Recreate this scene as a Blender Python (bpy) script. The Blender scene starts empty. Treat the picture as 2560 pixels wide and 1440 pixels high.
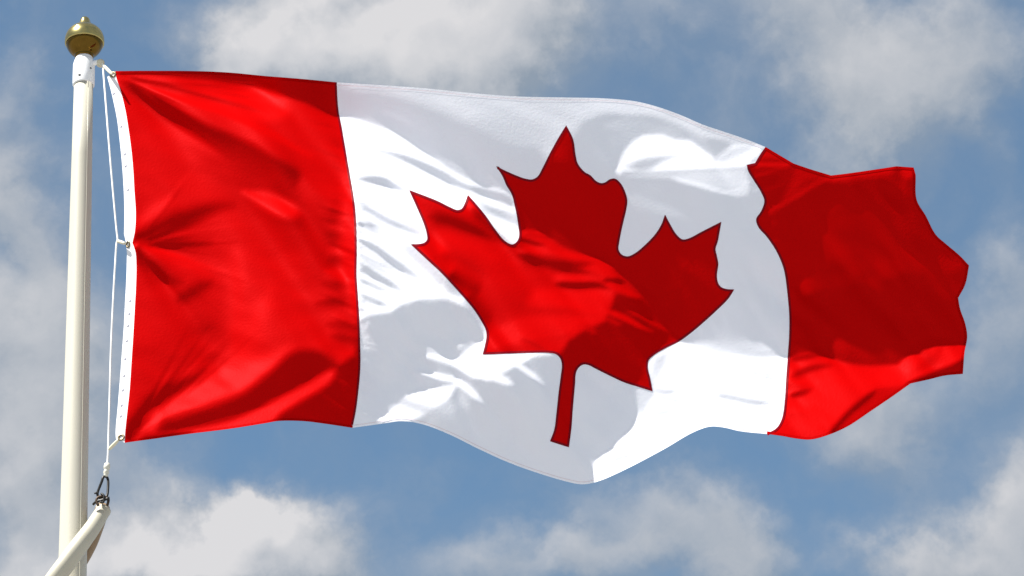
import bpy, bmesh, math, random
import numpy as np
from mathutils import Vector, Matrix
from mathutils.geometry import delaunay_2d_cdt

random.seed(4)
rng = np.random.default_rng(7)
SC = bpy.context.scene
COL = SC.collection

# ------------------------------------------------------------------ camera
PITCH, ROLL, FPX = math.radians(30.0), math.radians(-2.76), 8800.0
CAM = np.array([0.0, 0.0, 1.6])
_F = np.array([0, math.cos(PITCH), math.sin(PITCH)])
_R0 = np.array([1.0, 0, 0])
_U0 = np.array([0, -math.sin(PITCH), math.cos(PITCH)])
RGT = math.cos(ROLL) * _R0 + math.sin(ROLL) * _U0
UPV = -math.sin(ROLL) * _R0 + math.cos(ROLL) * _U0
FWD = _F
cam_d = bpy.data.cameras.new('camera')
cam_d.sensor_width = 36.0
cam_d.lens = 36.0 * FPX / 2560.0
cam_d.clip_start = 0.1
cam_d.clip_end = 20000
cam = bpy.data.objects.new('camera', cam_d)
COL.objects.link(cam)
m = Matrix.Identity(4)
for i in range(3):
    m[i][0], m[i][1], m[i][2], m[i][3] = RGT[i], UPV[i], -FWD[i], CAM[i]
cam.matrix_world = m
SC.camera = cam

# ------------------------------------------------------------------ light and exposure
EXPOSURE = 1.14
SUN_EL, SUN_AZ = math.radians(57.0), math.radians(57.0)      # azimuth: left of the way back to the camera
SUN_STRENGTH = 5.0
SKY_STRENGTH = 0.078
SUN = np.array([-math.cos(SUN_EL) * math.sin(SUN_AZ), -math.cos(SUN_EL) * math.cos(SUN_AZ), math.sin(SUN_EL)])
SC.view_settings.view_transform = 'Standard'
SC.view_settings.look = 'None'
SC.view_settings.gamma = 1.0
SC.view_settings.exposure = EXPOSURE
SC.view_settings.use_curve_mapping = False
SC.render.engine = 'CYCLES'
SC.cycles.filter_width = 1.5
sun_d = bpy.data.lights.new('sun', 'SUN')
sun_d.energy = SUN_STRENGTH
sun_d.angle = math.radians(0.53)
sun_d.color = (1.0, 0.965, 0.91)
sun_o = bpy.data.objects.new('sun', sun_d)
COL.objects.link(sun_o)
sun_o.rotation_euler = Vector(SUN).to_track_quat('Z', 'Y').to_euler()
sun_o.location = (-8, -4, 14)


def ray(px, py):
    """Direction in the world through a pixel of the 2560x1440 photograph (unit step along the view axis)."""
    return FWD + (px - 1280.0) / FPX * RGT - (py - 720.0) / FPX * UPV


# ------------------------------------------------------------------ sky: Nishita blue with clouds placed by direction
def build_world():
    w = bpy.data.worlds.new('World')
    SC.world = w
    w.use_nodes = True
    nt = w.node_tree
    nt.nodes.clear()
    N, L = nt.nodes, nt.links

    def mth(op, a, b=None, c=None, clamp=False):
        n = N.new('ShaderNodeMath')
        n.operation = op
        n.use_clamp = clamp
        for k, v in enumerate((a, b, c)):
            if v is None:
                continue
            if isinstance(v, (int, float)):
                n.inputs[k].default_value = v
            else:
                L.new(v, n.inputs[k])
        return n.outputs[0]

    def vm(op, a, b=None, out=0):
        n = N.new('ShaderNodeVectorMath')
        n.operation = op
        for k, v in enumerate((a, b)):
            if v is None:
                continue
            if isinstance(v, (tuple, list, np.ndarray)):
                n.inputs[k].default_value = tuple(float(q) for q in v)
            else:
                L.new(v, n.inputs[k])
        return n.outputs[out]

    out = N.new('ShaderNodeOutputWorld')
    bg = N.new('ShaderNodeBackground')
    bg.inputs['Strength'].default_value = SKY_STRENGTH
    sky = N.new('ShaderNodeTexSky')
    sky.sky_type = 'NISHITA'
    sky.sun_disc = False
    sky.sun_elevation = SUN_EL
    sky.sun_rotation = math.radians(180) + SUN_AZ
    sky.altitude = 100
    sky.air_density = 1.0
    sky.dust_density = 0.7
    sky.ozone_density = 0.25
    geo = N.new('ShaderNodeTexCoord')
    d0 = geo.outputs['Generated']

    def noise(vec, scale, detail, rough=0.55, dist=0.0):
        n = N.new('ShaderNodeTexNoise')
        n.inputs['Scale'].default_value = scale
        n.inputs['Detail'].default_value = detail
        n.inputs['Roughness'].default_value = rough
        n.inputs['Distortion'].default_value = dist
        L.new(vec, n.inputs['Vector'])
        return n

    fz = mth('SUBTRACT', 1.0, vm('DOT_PRODUCT', d0, FWD, out=1))
    away = mth('MULTIPLY', mth('SUBTRACT', fz, 0.02), 12.0, clamp=True)

    def density(dv, fine):
        # warp the directions so that the cloud edges billow
        n1 = noise(dv, 26.0, 6.0 if fine else 3.0, 0.58)
        w1 = vm('SUBTRACT', n1.outputs['Color'], (0.5, 0.5, 0.5))
        s1 = N.new('ShaderNodeVectorMath'); s1.operation = 'SCALE'
        L.new(w1, s1.inputs[0]); s1.inputs['Scale'].default_value = 0.05
        d = vm('ADD', dv, s1.outputs[0])
        # (px, py, rx, ry, weight): each bank of cloud, turned into a direction and two angular radii
        total = None
        for (px, py, rx, ry, wt) in CLOUD_BANKS:
            c = ray(px, py); c /= np.linalg.norm(c)
            rr = RGT * (FPX / rx)
            uu = UPV * (FPX / ry)
            a = mth('SUBTRACT', vm('DOT_PRODUCT', d, rr, out=1), float(c @ rr))
            b = mth('SUBTRACT', vm('DOT_PRODUCT', d, uu, out=1), float(c @ uu))
            q = mth('MULTIPLY_ADD', a, a, mth('MULTIPLY', b, b))
            g = mth('MULTIPLY', mth('POWER', 2.718, mth('MULTIPLY', q, -1.0)), wt)
            total = g if total is None else mth('ADD', total, g)
        nd = noise(d, 30.0, 9.0 if fine else 4.0, 0.56)
        nl = noise(dv, 11.0, 4.0, 0.5)
        det = mth('ADD', mth('MULTIPLY', mth('SUBTRACT', nd.outputs['Fac'], 0.5), 0.85),
                  mth('MULTIPLY', mth('SUBTRACT', nl.outputs['Fac'], 0.5), 0.7))
        return mth('ADD', total, det)

    # open sky elsewhere in the dome: scattered cloud so that the light from all round is that of a part-cloudy day
    nb = noise(d0, 4.0, 8.0, 0.6)
    far = mth('MULTIPLY', mth('MULTIPLY', mth('SUBTRACT', nb.outputs['Fac'], 0.36), 5.5, clamp=True), away)
    dens = mth('ADD', density(d0, True), far)
    tow = (-RGT * .35 + UPV * .94) * .0075
    dens2 = mth('ADD', density(vm('ADD', d0, tow), False), far)
    mr = N.new('ShaderNodeMapRange')
    mr.interpolation_type = 'SMOOTHSTEP'
    L.new(dens, mr.inputs['Value'])
    mr.inputs['From Min'].default_value = CLOUD_MIN
    mr.inputs['From Max'].default_value = CLOUD_MAX
    # cloud tone: thin grey-blue veil to bright core, brightest where the cloud thins out toward the sun
    edge = mth('MULTIPLY', mth('SUBTRACT', dens, dens2), 0.75)
    tone = N.new('ShaderNodeMapRange')
    L.new(mth('ADD', mth('MULTIPLY', dens, 0.62), edge), tone.inputs['Value'])
    tone.inputs['From Min'].default_value = 0.0
    tone.inputs['From Max'].default_value = 1.45
    cc = N.new('ShaderNodeMix'); cc.data_type = 'RGBA'
    L.new(tone.outputs[0], cc.inputs['Factor'])
    cc.inputs['A'].default_value = CLOUD_GREY
    cc.inputs['B'].default_value = CLOUD_BRIGHT
    mx = N.new('ShaderNodeMix'); mx.data_type = 'RGBA'
    L.new(mr.outputs[0], mx.inputs['Factor'])
    tint = N.new('ShaderNodeMix'); tint.data_type = 'RGBA'; tint.blend_type = 'MULTIPLY'
    tint.inputs['Factor'].default_value = 1.0
    tint.inputs['B'].default_value = SKY_TINT
    L.new(sky.outputs[0], tint.inputs['A'])
    L.new(tint.outputs['Result'], mx.inputs['A'])
    L.new(cc.outputs['Result'], mx.inputs['B'])
    L.new(mx.outputs['Result'], bg.inputs['Color'])
    L.new(bg.outputs[0], out.inputs['Surface'])


CLOUD_MIN, CLOUD_MAX = -0.38, 0.98
SKY_TINT = (0.655, 0.81, 0.825, 1)
CLOUD_GREY = (1.7, 2.05, 2.5, 1)
CLOUD_BRIGHT = (4.2, 4.17, 4.27, 1)
CLOUD_BANKS = [
    # the big bank above the flag
    (640, 120, 120, 90, .85), (560, 160, 70, 60, .35), (760, 60, 170, 120, .8), (960, 100, 240, 160, 1.1), (1170, 80, 240, 160, 1.1),
    (1330, 40, 130, 110, .5), (1000, -80, 420, 120, .5), (1230, 200, 150, 110, .5),
    # the veil at the left
    (-10, 230, 90, 120, .5), (40, 480, 130, 130, .75), (40, 720, 150, 170, .8), (60, 950, 170, 170, .75),
    (60, 1180, 180, 170, .85), (280, 900, 150, 230, .35), (100, 1400, 200, 120, .8),
    # the cumulus low at the left
    (570, 1370, 220, 125, 1.3), (640, 1270, 130, 72, 1.25), (430, 1425, 180, 100, 1.0), (800, 1400, 150, 95, .85),
    (250, 1440, 190, 100, .7),
    # bottom middle
    (1200, 1420, 130, 90, .5), (1380, 1330, 120, 90, .35), (1480, 1390, 190, 110, .48), (1660, 1320, 170, 130, .5), (1830, 1400, 120, 130, .5), (1560, 1220, 120, 60, .25),
    # the soft bank at the upper right
    (1960, 30, 160, 110, .5), (2120, 120, 190, 150, .55), (2300, 200, 200, 180, .62), (2480, 80, 200, 150, .5),
    (2160, 330, 140, 130, .55), (2420, 300, 110, 120, .4), (2520, 640, 110, 110, .5), (2480, 850, 140, 150, .55), (2530, 460, 60, 80, .2),
    # right, lower
    (2150, 1110, 150, 120, .5), (2250, 1000, 170, 120, .5), (2560, 1270, 110, 150, 1.0), (2430, 1400, 200, 110, .9), (2200, 1400, 140, 90, .6), (2330, 1180, 120, 90, .25),
    (1600, 100, 120, 120, .22), (1800, 230, 140, 120, .2), (1700, 20, 120, 70, .25), (1150, 1150, 200, 60, .1), (400, 1180, 120, 90, .3),
]
build_world()

# ------------------------------------------------------------------ helpers


def tag(o, label=None, cat=None, group=None, kind=None):
    if label: o['label'] = label
    if cat: o['category'] = cat
    if group: o['group'] = group
    if kind: o['kind'] = kind
    return o


def empty(name, loc):
    o = bpy.data.objects.new(name, None)
    o.empty_display_size = 0.05
    COL.objects.link(o)
    o.location = loc
    return o


def link(name, bm_or_me, mat, parent=None, smooth=True):
    if isinstance(bm_or_me, bmesh.types.BMesh):
        me = bpy.data.meshes.new(name)
        bm_or_me.normal_update()
        bm_or_me.to_mesh(me)
        bm_or_me.free()
    else:
        me = bm_or_me
    me.materials.append(mat)
    if smooth:
        me.polygons.foreach_set('use_smooth', [True] * len(me.polygons))
    o = bpy.data.objects.new(name, me)
    COL.objects.link(o)
    if parent is not None:
        o.parent = parent
        o.matrix_parent_inverse = Matrix.Translation(parent.location).inverted()
    return o


def lathe(bm, prof, axis_o, nseg=48, axis=(0, 0, 1), close_top=True, close_bot=True):
    """prof: (radius, height) pairs round an axis."""
    ax = Vector(axis).normalized()
    ref = Vector((1, 0, 0)) if abs(ax.x) < .9 else Vector((0, 1, 0))
    e1 = (ref - ax * ref.dot(ax)).normalized()
    e2 = ax.cross(e1)
    o = Vector(axis_o)
    rings = []
    for r, h in prof:
        rings.append([bm.verts.new(o + ax * h + (e1 * math.cos(2 * math.pi * k / nseg) + e2 * math.sin(2 * math.pi * k / nseg)) * r)
                      for k in range(nseg)])
    for a, b in zip(rings, rings[1:]):
        for k in range(nseg):
            bm.faces.new((a[k], a[(k + 1) % nseg], b[(k + 1) % nseg], b[k]))
    if close_bot: bm.faces.new(list(reversed(rings[0])))
    if close_top: bm.faces.new(rings[-1])


def tube(bm, pts, rad, nseg=12, closed=False, twist=0.0):
    """A tube along points; rad one number or one per point."""
    P = [Vector(p) for p in pts]
    n = len(P)
    R = rad if isinstance(rad, (list, tuple)) else [rad] * n
    rings = []
    prev = None
    for i in range(n):
        if closed:
            t = (P[(i + 1) % n] - P[(i - 1) % n]).normalized()
        else:
            t = (P[min(i + 1, n - 1)] - P[max(i - 1, 0)]).normalized()
        if prev is None:
            ref = Vector((0, 0, 1)) if abs(t.z) < .9 else Vector((1, 0, 0))
            e1 = (ref - t * ref.dot(t)).normalized()
        else:
            e1 = (prev - t * prev.dot(t)).normalized()
        prev = e1
        e2 = t.cross(e1)
        rings.append([bm.verts.new(P[i] + (e1 * math.cos(2 * math.pi * k / nseg + twist * i) + e2 * math.sin(2 * math.pi * k / nseg + twist * i)) * R[i])
                      for k in range(nseg)])
    m_ = n if closed else n - 1
    for i in range(m_):
        a, b = rings[i], rings[(i + 1) % n]
        for k in range(nseg):
            bm.faces.new((a[k], a[(k + 1) % nseg], b[(k + 1) % nseg], b[k]))
    if not closed:
        bm.faces.new(list(reversed(rings[0])))
        bm.faces.new(rings[-1])


def box(bm, c, ax, ay, az, hx, hy, hz):
    vs = []
    for sx in (-1, 1):
        for sy in (-1, 1):
            for sz in (-1, 1):
                vs.append(bm.verts.new(Vector(c) + Vector(ax) * sx * hx + Vector(ay) * sy * hy + Vector(az) * sz * hz))
    for f in ((0, 1, 3, 2), (4, 6, 7, 5), (0, 4, 5, 1), (2, 3, 7, 6), (0, 2, 6, 4), (1, 5, 7, 3)):
        bm.faces.new([vs[k] for k in f])


def smooth_pts(pts, n=8):
    P = [np.array(p, float) for p in pts]
    out = []
    for i in range(len(P) - 1):
        p0, p1, p2, p3 = P[max(i - 1, 0)], P[i], P[i + 1], P[min(i + 2, len(P) - 1)]
        for k in range(n):
            t = k / n
            out.append(0.5 * ((2 * p1) + (-p0 + p2) * t + (2 * p0 - 5 * p1 + 4 * p2 - p3) * t * t + (-p0 + 3 * p1 - 3 * p2 + p3) * t ** 3))
    out.append(P[-1])
    return [Vector(p) for p in out]


# ------------------------------------------------------------------ materials


def new_mat(name):
    mt = bpy.data.materials.new(name)
    mt.use_nodes = True
    mt.node_tree.nodes.clear()
    return mt, mt.node_tree.nodes, mt.node_tree.links


def cloth(name, col, transl=0.3, tcol=None, gloss=0.05, rough=0.5, crinkle=0.0006, gcol=(1, 1, 1)):
    mt, N, L = new_mat(name)
    out = N.new('ShaderNodeOutputMaterial')
    tc = N.new('ShaderNodeTexCoord')
    # faint unevenness of the dye and a fine crinkle of the nylon
    n1 = N.new('ShaderNodeTexNoise'); n1.inputs['Scale'].default_value = 9; n1.inputs['Detail'].default_value = 5
    n2 = N.new('ShaderNodeTexNoise'); n2.inputs['Scale'].default_value = 120; n2.inputs['Detail'].default_value = 5
    L.new(tc.outputs['Object'], n1.inputs['Vector']); L.new(tc.outputs['Object'], n2.inputs['Vector'])
    mix = N.new('ShaderNodeMix'); mix.data_type = 'RGBA'
    L.new(n1.outputs['Fac'], mix.inputs['Factor'])
    mix.inputs['A'].default_value = tuple(c * 0.96 for c in col) + (1,)
    mix.inputs['B'].default_value = tuple(min(c * 1.04, .94) for c in col) + (1,)
    bmp = N.new('ShaderNodeBump'); bmp.inputs['Strength'].default_value = 1.0; bmp.inputs['Distance'].default_value = crinkle
    L.new(n2.outputs['Fac'], bmp.inputs['Height'])
    df = N.new('ShaderNodeBsdfDiffuse'); tr = N.new('ShaderNodeBsdfTranslucent'); gl = N.new('ShaderNodeBsdfGlossy')
    gl.inputs['Roughness'].default_value = rough
    gl.inputs['Color'].default_value = gcol + (1,)
    tr.inputs['Color'].default_value = (tcol or col) + (1,)
    L.new(mix.outputs['Result'], df.inputs['Color'])
    for q in (df, gl): L.new(bmp.outputs[0], q.inputs['Normal'])
    m1 = N.new('ShaderNodeMixShader'); m1.inputs[0].default_value = transl
    L.new(df.outputs[0], m1.inputs[1]); L.new(tr.outputs[0], m1.inputs[2])
    m2 = N.new('ShaderNodeMixShader'); m2.inputs[0].default_value = gloss
    L.new(m1.outputs[0], m2.inputs[1]); L.new(gl.outputs[0], m2.inputs[2])
    L.new(m2.outputs[0], out.inputs['Surface'])
    return mt


def solid(name, col, rough=0.5, metal=0.0, var=0.12, scale=30.0, bump=0.0, spec=0.5, streak=1.0, rvar=0.08):
    mt, N, L = new_mat(name)
    out = N.new('ShaderNodeOutputMaterial')
    p = N.new('ShaderNodeBsdfPrincipled')
    tc = N.new('ShaderNodeTexCoord')
    mp = N.new('ShaderNodeMapping')
    mp.inputs['Scale'].default_value = (1, 1, streak)
    L.new(tc.outputs['Object'], mp.inputs['Vector'])
    n1 = N.new('ShaderNodeTexNoise'); n1.inputs['Scale'].default_value = scale; n1.inputs['Detail'].default_value = 6
    L.new(mp.outputs[0], n1.inputs['Vector'])
    mix = N.new('ShaderNodeMix'); mix.data_type = 'RGBA'
    L.new(n1.outputs['Fac'], mix.inputs['Factor'])
    mix.inputs['A'].default_value = tuple(c * (1 - var) for c in col) + (1,)
    mix.inputs['B'].default_value = tuple(min(c * (1 + var), .95) for c in col) + (1,)
    L.new(mix.outputs['Result'], p.inputs['Base Color'])
    rr = N.new('ShaderNodeMapRange'); rr.inputs['To Min'].default_value = max(rough - rvar, .02); rr.inputs['To Max'].default_value = rough + rvar
    L.new(n1.outputs['Fac'], rr.inputs['Value'])
    L.new(rr.outputs[0], p.inputs['Roughness'])
    p.inputs['Metallic'].default_value = metal
    p.inputs['Specular IOR Level'].default_value = spec
    if bump:
        b = N.new('ShaderNodeBump'); b.inputs['Distance'].default_value = bump
        L.new(n1.outputs['Fac'], b.inputs['Height']); L.new(b.outputs[0], p.inputs['Normal'])
    L.new(p.outputs[0], out.inputs['Surface'])
    return mt


M_RED = cloth('red_nylon', (0.475, 0.0005, 0.0006), transl=0.23, tcol=(0.49, 0.0008, 0.0008), gloss=0.022, gcol=(.9, .08, .09))
M_WHITE = cloth('white_nylon', (0.845, 0.855, 0.92), transl=0.32, tcol=(0.84, 0.865, 0.96), gloss=0.03)
M_REDSEAM = cloth('red_nylon_double', (0.17, 0.001, 0.006), transl=0.0, gloss=0.005)
M_REDHEM = cloth('red_nylon_hem', (0.34, 0.0007, 0.0008), transl=0.03, gloss=0.01, gcol=(.9, .08, .09))  # hem cloth, its red darkened to carry the shade along the edge
M_HEAD = cloth('white_canvas', (0.80, 0.80, 0.82), transl=0.08, gloss=0.01, rough=.6)
M_HEM = cloth('white_hem', (0.74, 0.66, 0.70), transl=0.05, gloss=0.01, rough=.6)
M_MARK = solid('lavender_mark', (0.68, 0.66, 0.80), rough=.8)  # pale lavender for the small marks on the heading tape
M_POLE = solid('cream_paint', (0.48, 0.46, 0.385), rough=.36, var=.06, scale=22, streak=.08)
M_SLEEVE = solid('white_paint', (0.82, 0.83, 0.84), rough=.35, var=.04)
M_BOWL = solid('brass_dark_reflection', (0.13, 0.075, 0.014), rough=.07, metal=1.0, var=.35, scale=40)  # dark reflection of the surroundings below put into the brass colour
M_BRASS = solid('brass', (0.44, 0.36, 0.14), rough=.22, metal=1.0, var=.12, scale=25)
M_ROPE = solid('white_rope', (0.80, 0.80, 0.78), rough=.8, var=.1, scale=160)
M_TOGGLE = solid('beige_plastic', (0.62, 0.58, 0.43), rough=.5, var=.12)
M_DARK = solid('dark_steel', (0.02, 0.019, 0.018), rough=.42, metal=.5, var=.4, scale=120)
M_RUST = solid('rusty_steel', (0.055, 0.033, 0.02), rough=.55, metal=.6, var=.5, scale=150)
M_GROM = solid('old_brass', (0.22, 0.18, 0.11), rough=.4, metal=.9, var=.3, scale=150)
M_SLING = solid('cream_vinyl', (0.45, 0.425, 0.34), rough=.42, var=.07, scale=20)
M_TAN = solid('shaded_vinyl', (0.24, 0.165, 0.095), rough=.5, var=.15)  # rear of the cream sling, its shade put into a browner colour
M_SWIVEL = solid('ivory_plastic', (0.60, 0.585, 0.50), rough=.5)

# ------------------------------------------------------------------ ground


def ground():
    mt, N, L = new_mat('pale_gravel')
    out = N.new('ShaderNodeOutputMaterial'); p = N.new('ShaderNodeBsdfPrincipled')
    tc = N.new('ShaderNodeTexCoord')
    n1 = N.new('ShaderNodeTexNoise'); n1.inputs['Scale'].default_value = .4; n1.inputs['Detail'].default_value = 8
    v1 = N.new('ShaderNodeTexVoronoi'); v1.inputs['Scale'].default_value = 45
    L.new(tc.outputs['Object'], n1.inputs['Vector']); L.new(tc.outputs['Object'], v1.inputs['Vector'])
    mix = N.new('ShaderNodeMix'); mix.data_type = 'RGBA'
    L.new(n1.outputs['Fac'], mix.inputs['Factor'])
    mix.inputs['A'].default_value = (.22, .219, .218, 1); mix.inputs['B'].default_value = (.345, .344, .343, 1)
    m2 = N.new('ShaderNodeMix'); m2.data_type = 'RGBA'; m2.blend_type = 'MULTIPLY'; m2.inputs['Factor'].default_value = .35
    L.new(mix.outputs['Result'], m2.inputs['A']); L.new(v1.outputs['Color'], m2.inputs['B'])
    L.new(m2.outputs['Result'], p.inputs['Base Color'])
    p.inputs['Roughness'].default_value = .9
    b = N.new('ShaderNodeBump'); b.inputs['Distance'].default_value = .008
    L.new(v1.outputs['Distance'], b.inputs['Height']); L.new(b.outputs[0], p.inputs['Normal'])
    L.new(p.outputs[0], out.inputs['Surface'])
    bm = bmesh.new()
    n, r = 48, 6000.0
    c = bm.verts.new((0, 0, 0))
    prev = None
    radii = [4, 20, 120, 900, r]
    rings = [[bm.verts.new((q * math.cos(2 * math.pi * k / n), q * math.sin(2 * math.pi * k / n), 0)) for k in range(n)] for q in radii]
    for k in range(n):
        bm.faces.new((c, rings[0][k], rings[0][(k + 1) % n]))
        for a, b_ in zip(rings, rings[1:]):
            bm.faces.new((a[k], b_[k], b_[(k + 1) % n], a[(k + 1) % n]))
    o = link('ground', bm, mt)
    tag(o, 'pale gravel ground spreading out below the flagpole', 'ground', kind='structure')


ground()

# ------------------------------------------------------------------ the place of pole and flag
POLE_X, POLE_Y = -1.3564, 11.0 * math.cos(PITCH)      # the upright axis of the pole


def base_t(px, py):
    """Distance along the view axis to the upright plane that holds the pole."""
    ry = FWD[1] + (px - 1280.0) / FPX * RGT[1] - (py - 720.0) / FPX * UPV[1]
    return POLE_Y / ry


def at(px, py, dt=0.0):
    return Vector(CAM + ray(px, py) * (base_t(px, py) + dt))


def pole_z(py, px=None):
    """Height on the pole axis seen at photo row py."""
    lo, hi = 0.0, 12.0
    for _ in range(50):
        mid = (lo + hi) / 2
        rel = np.array([POLE_X, POLE_Y, mid]) - CAM
        y = 720 - FPX * rel.dot(UPV) / rel.dot(FWD)
        if y > py: lo = mid
        else: hi = mid
    return lo


PXM = 11.0 / FPX       # metres per photo pixel at the flag
FLAG_DT = -0.11       # the flag hangs from a pulley on the near side of the pole

# ------------------------------------------------------------------ flag outlines (photo pixels)


def cr(ox, oy, s, pts):
    return [(ox + s * x, oy + s * y) for x, y in pts]


def sA(*p): return cr(200, 140, .375, p)
def sB(*p): return cr(200, 600, .375, p)
def sC(*p): return cr(840, 180, .375, p)
def sD(*p): return cr(840, 680, .375, p)
def sE(*p): return cr(1400, 240, .375, p)
def sF(*p): return cr(1800, 340, .375, p)
def sG(*p): return cr(1400, 680, .375, p)
def sH(*p): return cr(1800, 680, .375, p)
def sK(*p): return cr(300, 170, 1 / 6, p)
def sM(*p): return cr(840, 480, .25, p)
def sN(*p): return cr(1200, 560, 520 / 2202, p)


def dense(pts, step=5.0, corners=()):
    """Catmull-Rom through the points; the ends and the listed indices stay sharp."""
    P = np.array(pts, float)
    n = len(P)
    cs = set(corners) | {0, n - 1}
    out = []
    for i in range(n - 1):
        p1, p2 = P[i], P[i + 1]
        p0 = P[i - 1] if i not in cs else 2 * p1 - p2
        p3 = P[i + 2] if (i + 1) not in cs else 2 * p2 - p1
        L = np.hypot(*(p2 - p1))
        k = max(1, int(round(L / step)))
        # centripetal-ish: scale tangents to the local chord so that uneven spacing does not overshoot
        l0 = np.hypot(*(p1 - p0)) or 1; l2 = np.hypot(*(p3 - p2)) or 1
        t1 = (p2 - p1) / L * .5 + (p1 - p0) / l0 * .5
        t2 = (p2 - p1) / L * .5 + (p3 - p2) / l2 * .5
        t1 *= L; t2 *= L
        for j in range(k):
            t = j / k
            h1 = 2 * t ** 3 - 3 * t * t + 1; h2 = t ** 3 - 2 * t * t + t; h3 = -2 * t ** 3 + 3 * t * t; h4 = t ** 3 - t * t
            out.append(h1 * p1 + h2 * t1 + h3 * p2 + h4 * t2)
    out.append(P[-1])
    return [tuple(q) for q in out]


HOIST = dense([(289, 178), (291, 195), (300, 222), (312.5, 271), (322, 327), (329, 380), (333, 425), (336, 477), (339.5, 534), (337, 579),
               (331, 607), (339, 631), (341, 665), (340, 712), (337, 769), (333, 840), (329, 900), (324, 975), (318, 1031), (312.5, 1087), (312, 1107)], corners=(10,))
TOP_RED = dense([(289, 178), (387, 177.5), (500, 178.5), (575, 182), (669, 190.6), (762, 198.5), (842, 206)])
SEAM1 = dense([(842, 206), (844, 252), (847, 282), (854, 320), (865.5, 387), (875, 440), (884, 492), (890, 552), (892, 627), (891.5, 690),
               (894, 730), (897.5, 787), (900, 847), (900.5, 919), (896, 975), (890, 1024), (881, 1069.5)])
BOT_RED = dense([(312, 1107), (369, 1099), (462, 1086), (575, 1072), (669, 1057), (695, 1052.5), (762, 1053), (800, 1057.5), (881, 1069.5)])
TOP_WHITE = dense([(842, 206), (952, 213), (1065, 221), (1177, 232.5), (1290, 241), (1402, 243.5), (1512, 246), (1587, 253), (1644, 267), (1700, 287),
                   (1756, 311), (1812, 330), (1869, 349.5), (1914, 367.5)])
SEAM2 = dense([(1914, 367.5), (1902, 384), (1887.5, 408), (1867, 412.5), (1870, 426), (1884, 450), (1902.5, 480), (1911, 502.5), (1902.5, 529), (1890.5, 547.5),
               (1895, 566), (1917.5, 592.5), (1940, 626), (1959, 671), (1968, 727), (1973, 785), (1973, 837), (1970, 886), (1966, 942), (1962, 1002),
               (1955, 1047), (1942, 1070), (1917, 1085)], corners=(2, 3))
BOT_WHITE = dense([(881, 1069.5), (907, 1066), (964, 1058), (1001, 1053), (1050, 1059), (1121, 1085), (1196, 1122), (1271, 1156), (1346, 1183), (1421, 1205),
                   (1450, 1210.5), (1474, 1209), (1505, 1200), (1569, 1171), (1662, 1122), (1737, 1079), (1775, 1066.5), (1805, 1068), (1850, 1078), (1917, 1085)])
EDGE_RR = dense([(1914, 367.5), (1950, 389), (1984, 409), (2025, 423), (2077.5, 439), (2119, 434), (2175, 426), (2241, 416), (2284, 419), (2289, 437.5),
                 (2292, 501), (2314, 539), (2340, 587.5), (2362.5, 608), (2400, 640), (2422.5, 664), (2413, 711), (2395.5, 745), (2400, 771), (2413, 809),
                 (2418, 842), (2411, 882.5), (2407, 935), (2362.5, 939), (2325, 948), (2276, 959), (2231, 991), (2175, 1029), (2119, 1066), (2062, 1090.5),
                 (2025, 1099), (1987, 1096), (1957, 1090.5), (1917, 1085)], corners=(2, 4, 7, 8, 9, 15, 17, 22, 25))
HEAD_L = dense([(268, 192), (276, 221), (285, 260), (292, 295), (299, 350), (305, 410), (309, 470), (311, 530), (310, 585), (315, 607), (317.5, 634), (316, 690), (312.5, 757),
                (309, 825), (304, 892), (299, 960), (294, 1020), (289, 1085), (290, 1097)], corners=(8, 9, 10))
HEAD_TOP = dense([(268, 192), (279, 186), (289, 178)])
HEAD_BOT = dense([(290, 1097), (301, 1101), (312, 1107)])
_leaf = ([(1415.6, 314), (1432.5, 349), (1439, 390), (1444, 409), (1462, 431), (1475, 438), (1490, 453), (1503, 458.5), (1514, 456), (1524, 449), (1537, 447), (1550, 457),
          (1561, 476), (1568, 502), (1565, 525), (1557, 559), (1548, 604), (1546, 624), (1554, 637), (1569, 641.5), (1587, 634), (1617, 609), (1640, 584), (1655, 559), (1662.5, 537)],
         [(1662.5, 537), (1674, 559), (1692, 588), (1706, 599), (1719, 597.5), (1756, 579), (1803, 555)],
         [(1803, 555), (1799, 577.5), (1794, 604), (1788.5, 622), (1792, 641), (1795.5, 660), (1792, 686), (1794, 705), (1801, 717), (1816, 723), (1835, 724)],
         [(1835, 724), (1820, 747), (1790, 777), (1756, 808), (1726, 833), (1700, 852), (1662.5, 871), (1633, 889), (1621, 902), (1619, 920), (1625, 946), (1631, 978)],
         [(1631, 978), (1602, 969), (1561, 956), (1524, 939), (1490, 922), (1471, 912.5), (1459, 911), (1447, 918), (1440, 930), (1437, 961), (1432, 1017), (1428, 1070), (1422, 1118)],
         [(1422, 1118), (1375.5, 1103)],
         [(1375.5, 1103), (1386, 1074), (1391, 1036), (1397, 980), (1402.5, 939), (1405, 912), (1401, 896), (1391, 886), (1376, 882.5), (1327, 882), (1271, 884), (1207.5, 886)],
         [(1207.5, 886), (1213, 864), (1217, 841), (1215, 826), (1204, 804), (1185, 774), (1162, 746), (1136, 717), (1103, 681), (1072, 652), (1028, 611)],
         [(1028, 611), (1046, 611), (1061, 607.5), (1068, 600), (1067.5, 587), (1061, 562), (1044, 521), (1024, 476)],
         [(1024, 476), (1050, 486), (1095, 504), (1125, 519), (1143, 526), (1154, 523), (1162, 510), (1170, 488)],
         [(1170, 488), (1189, 510), (1215, 542), (1238, 574), (1263, 603), (1282, 611.5), (1293, 604), (1298, 592), (1296, 562), (1288, 517), (1279, 484), (1267, 464), (1256, 439), (1241, 416)],
         [(1241, 416), (1264, 427.5), (1294, 440.5), (1313, 447), (1331, 449), (1344, 442), (1357, 420), (1376, 382), (1399, 341), (1415.6, 314)])
LEAF_SEGS = [dense(s, 4.5) for s in _leaf]
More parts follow.
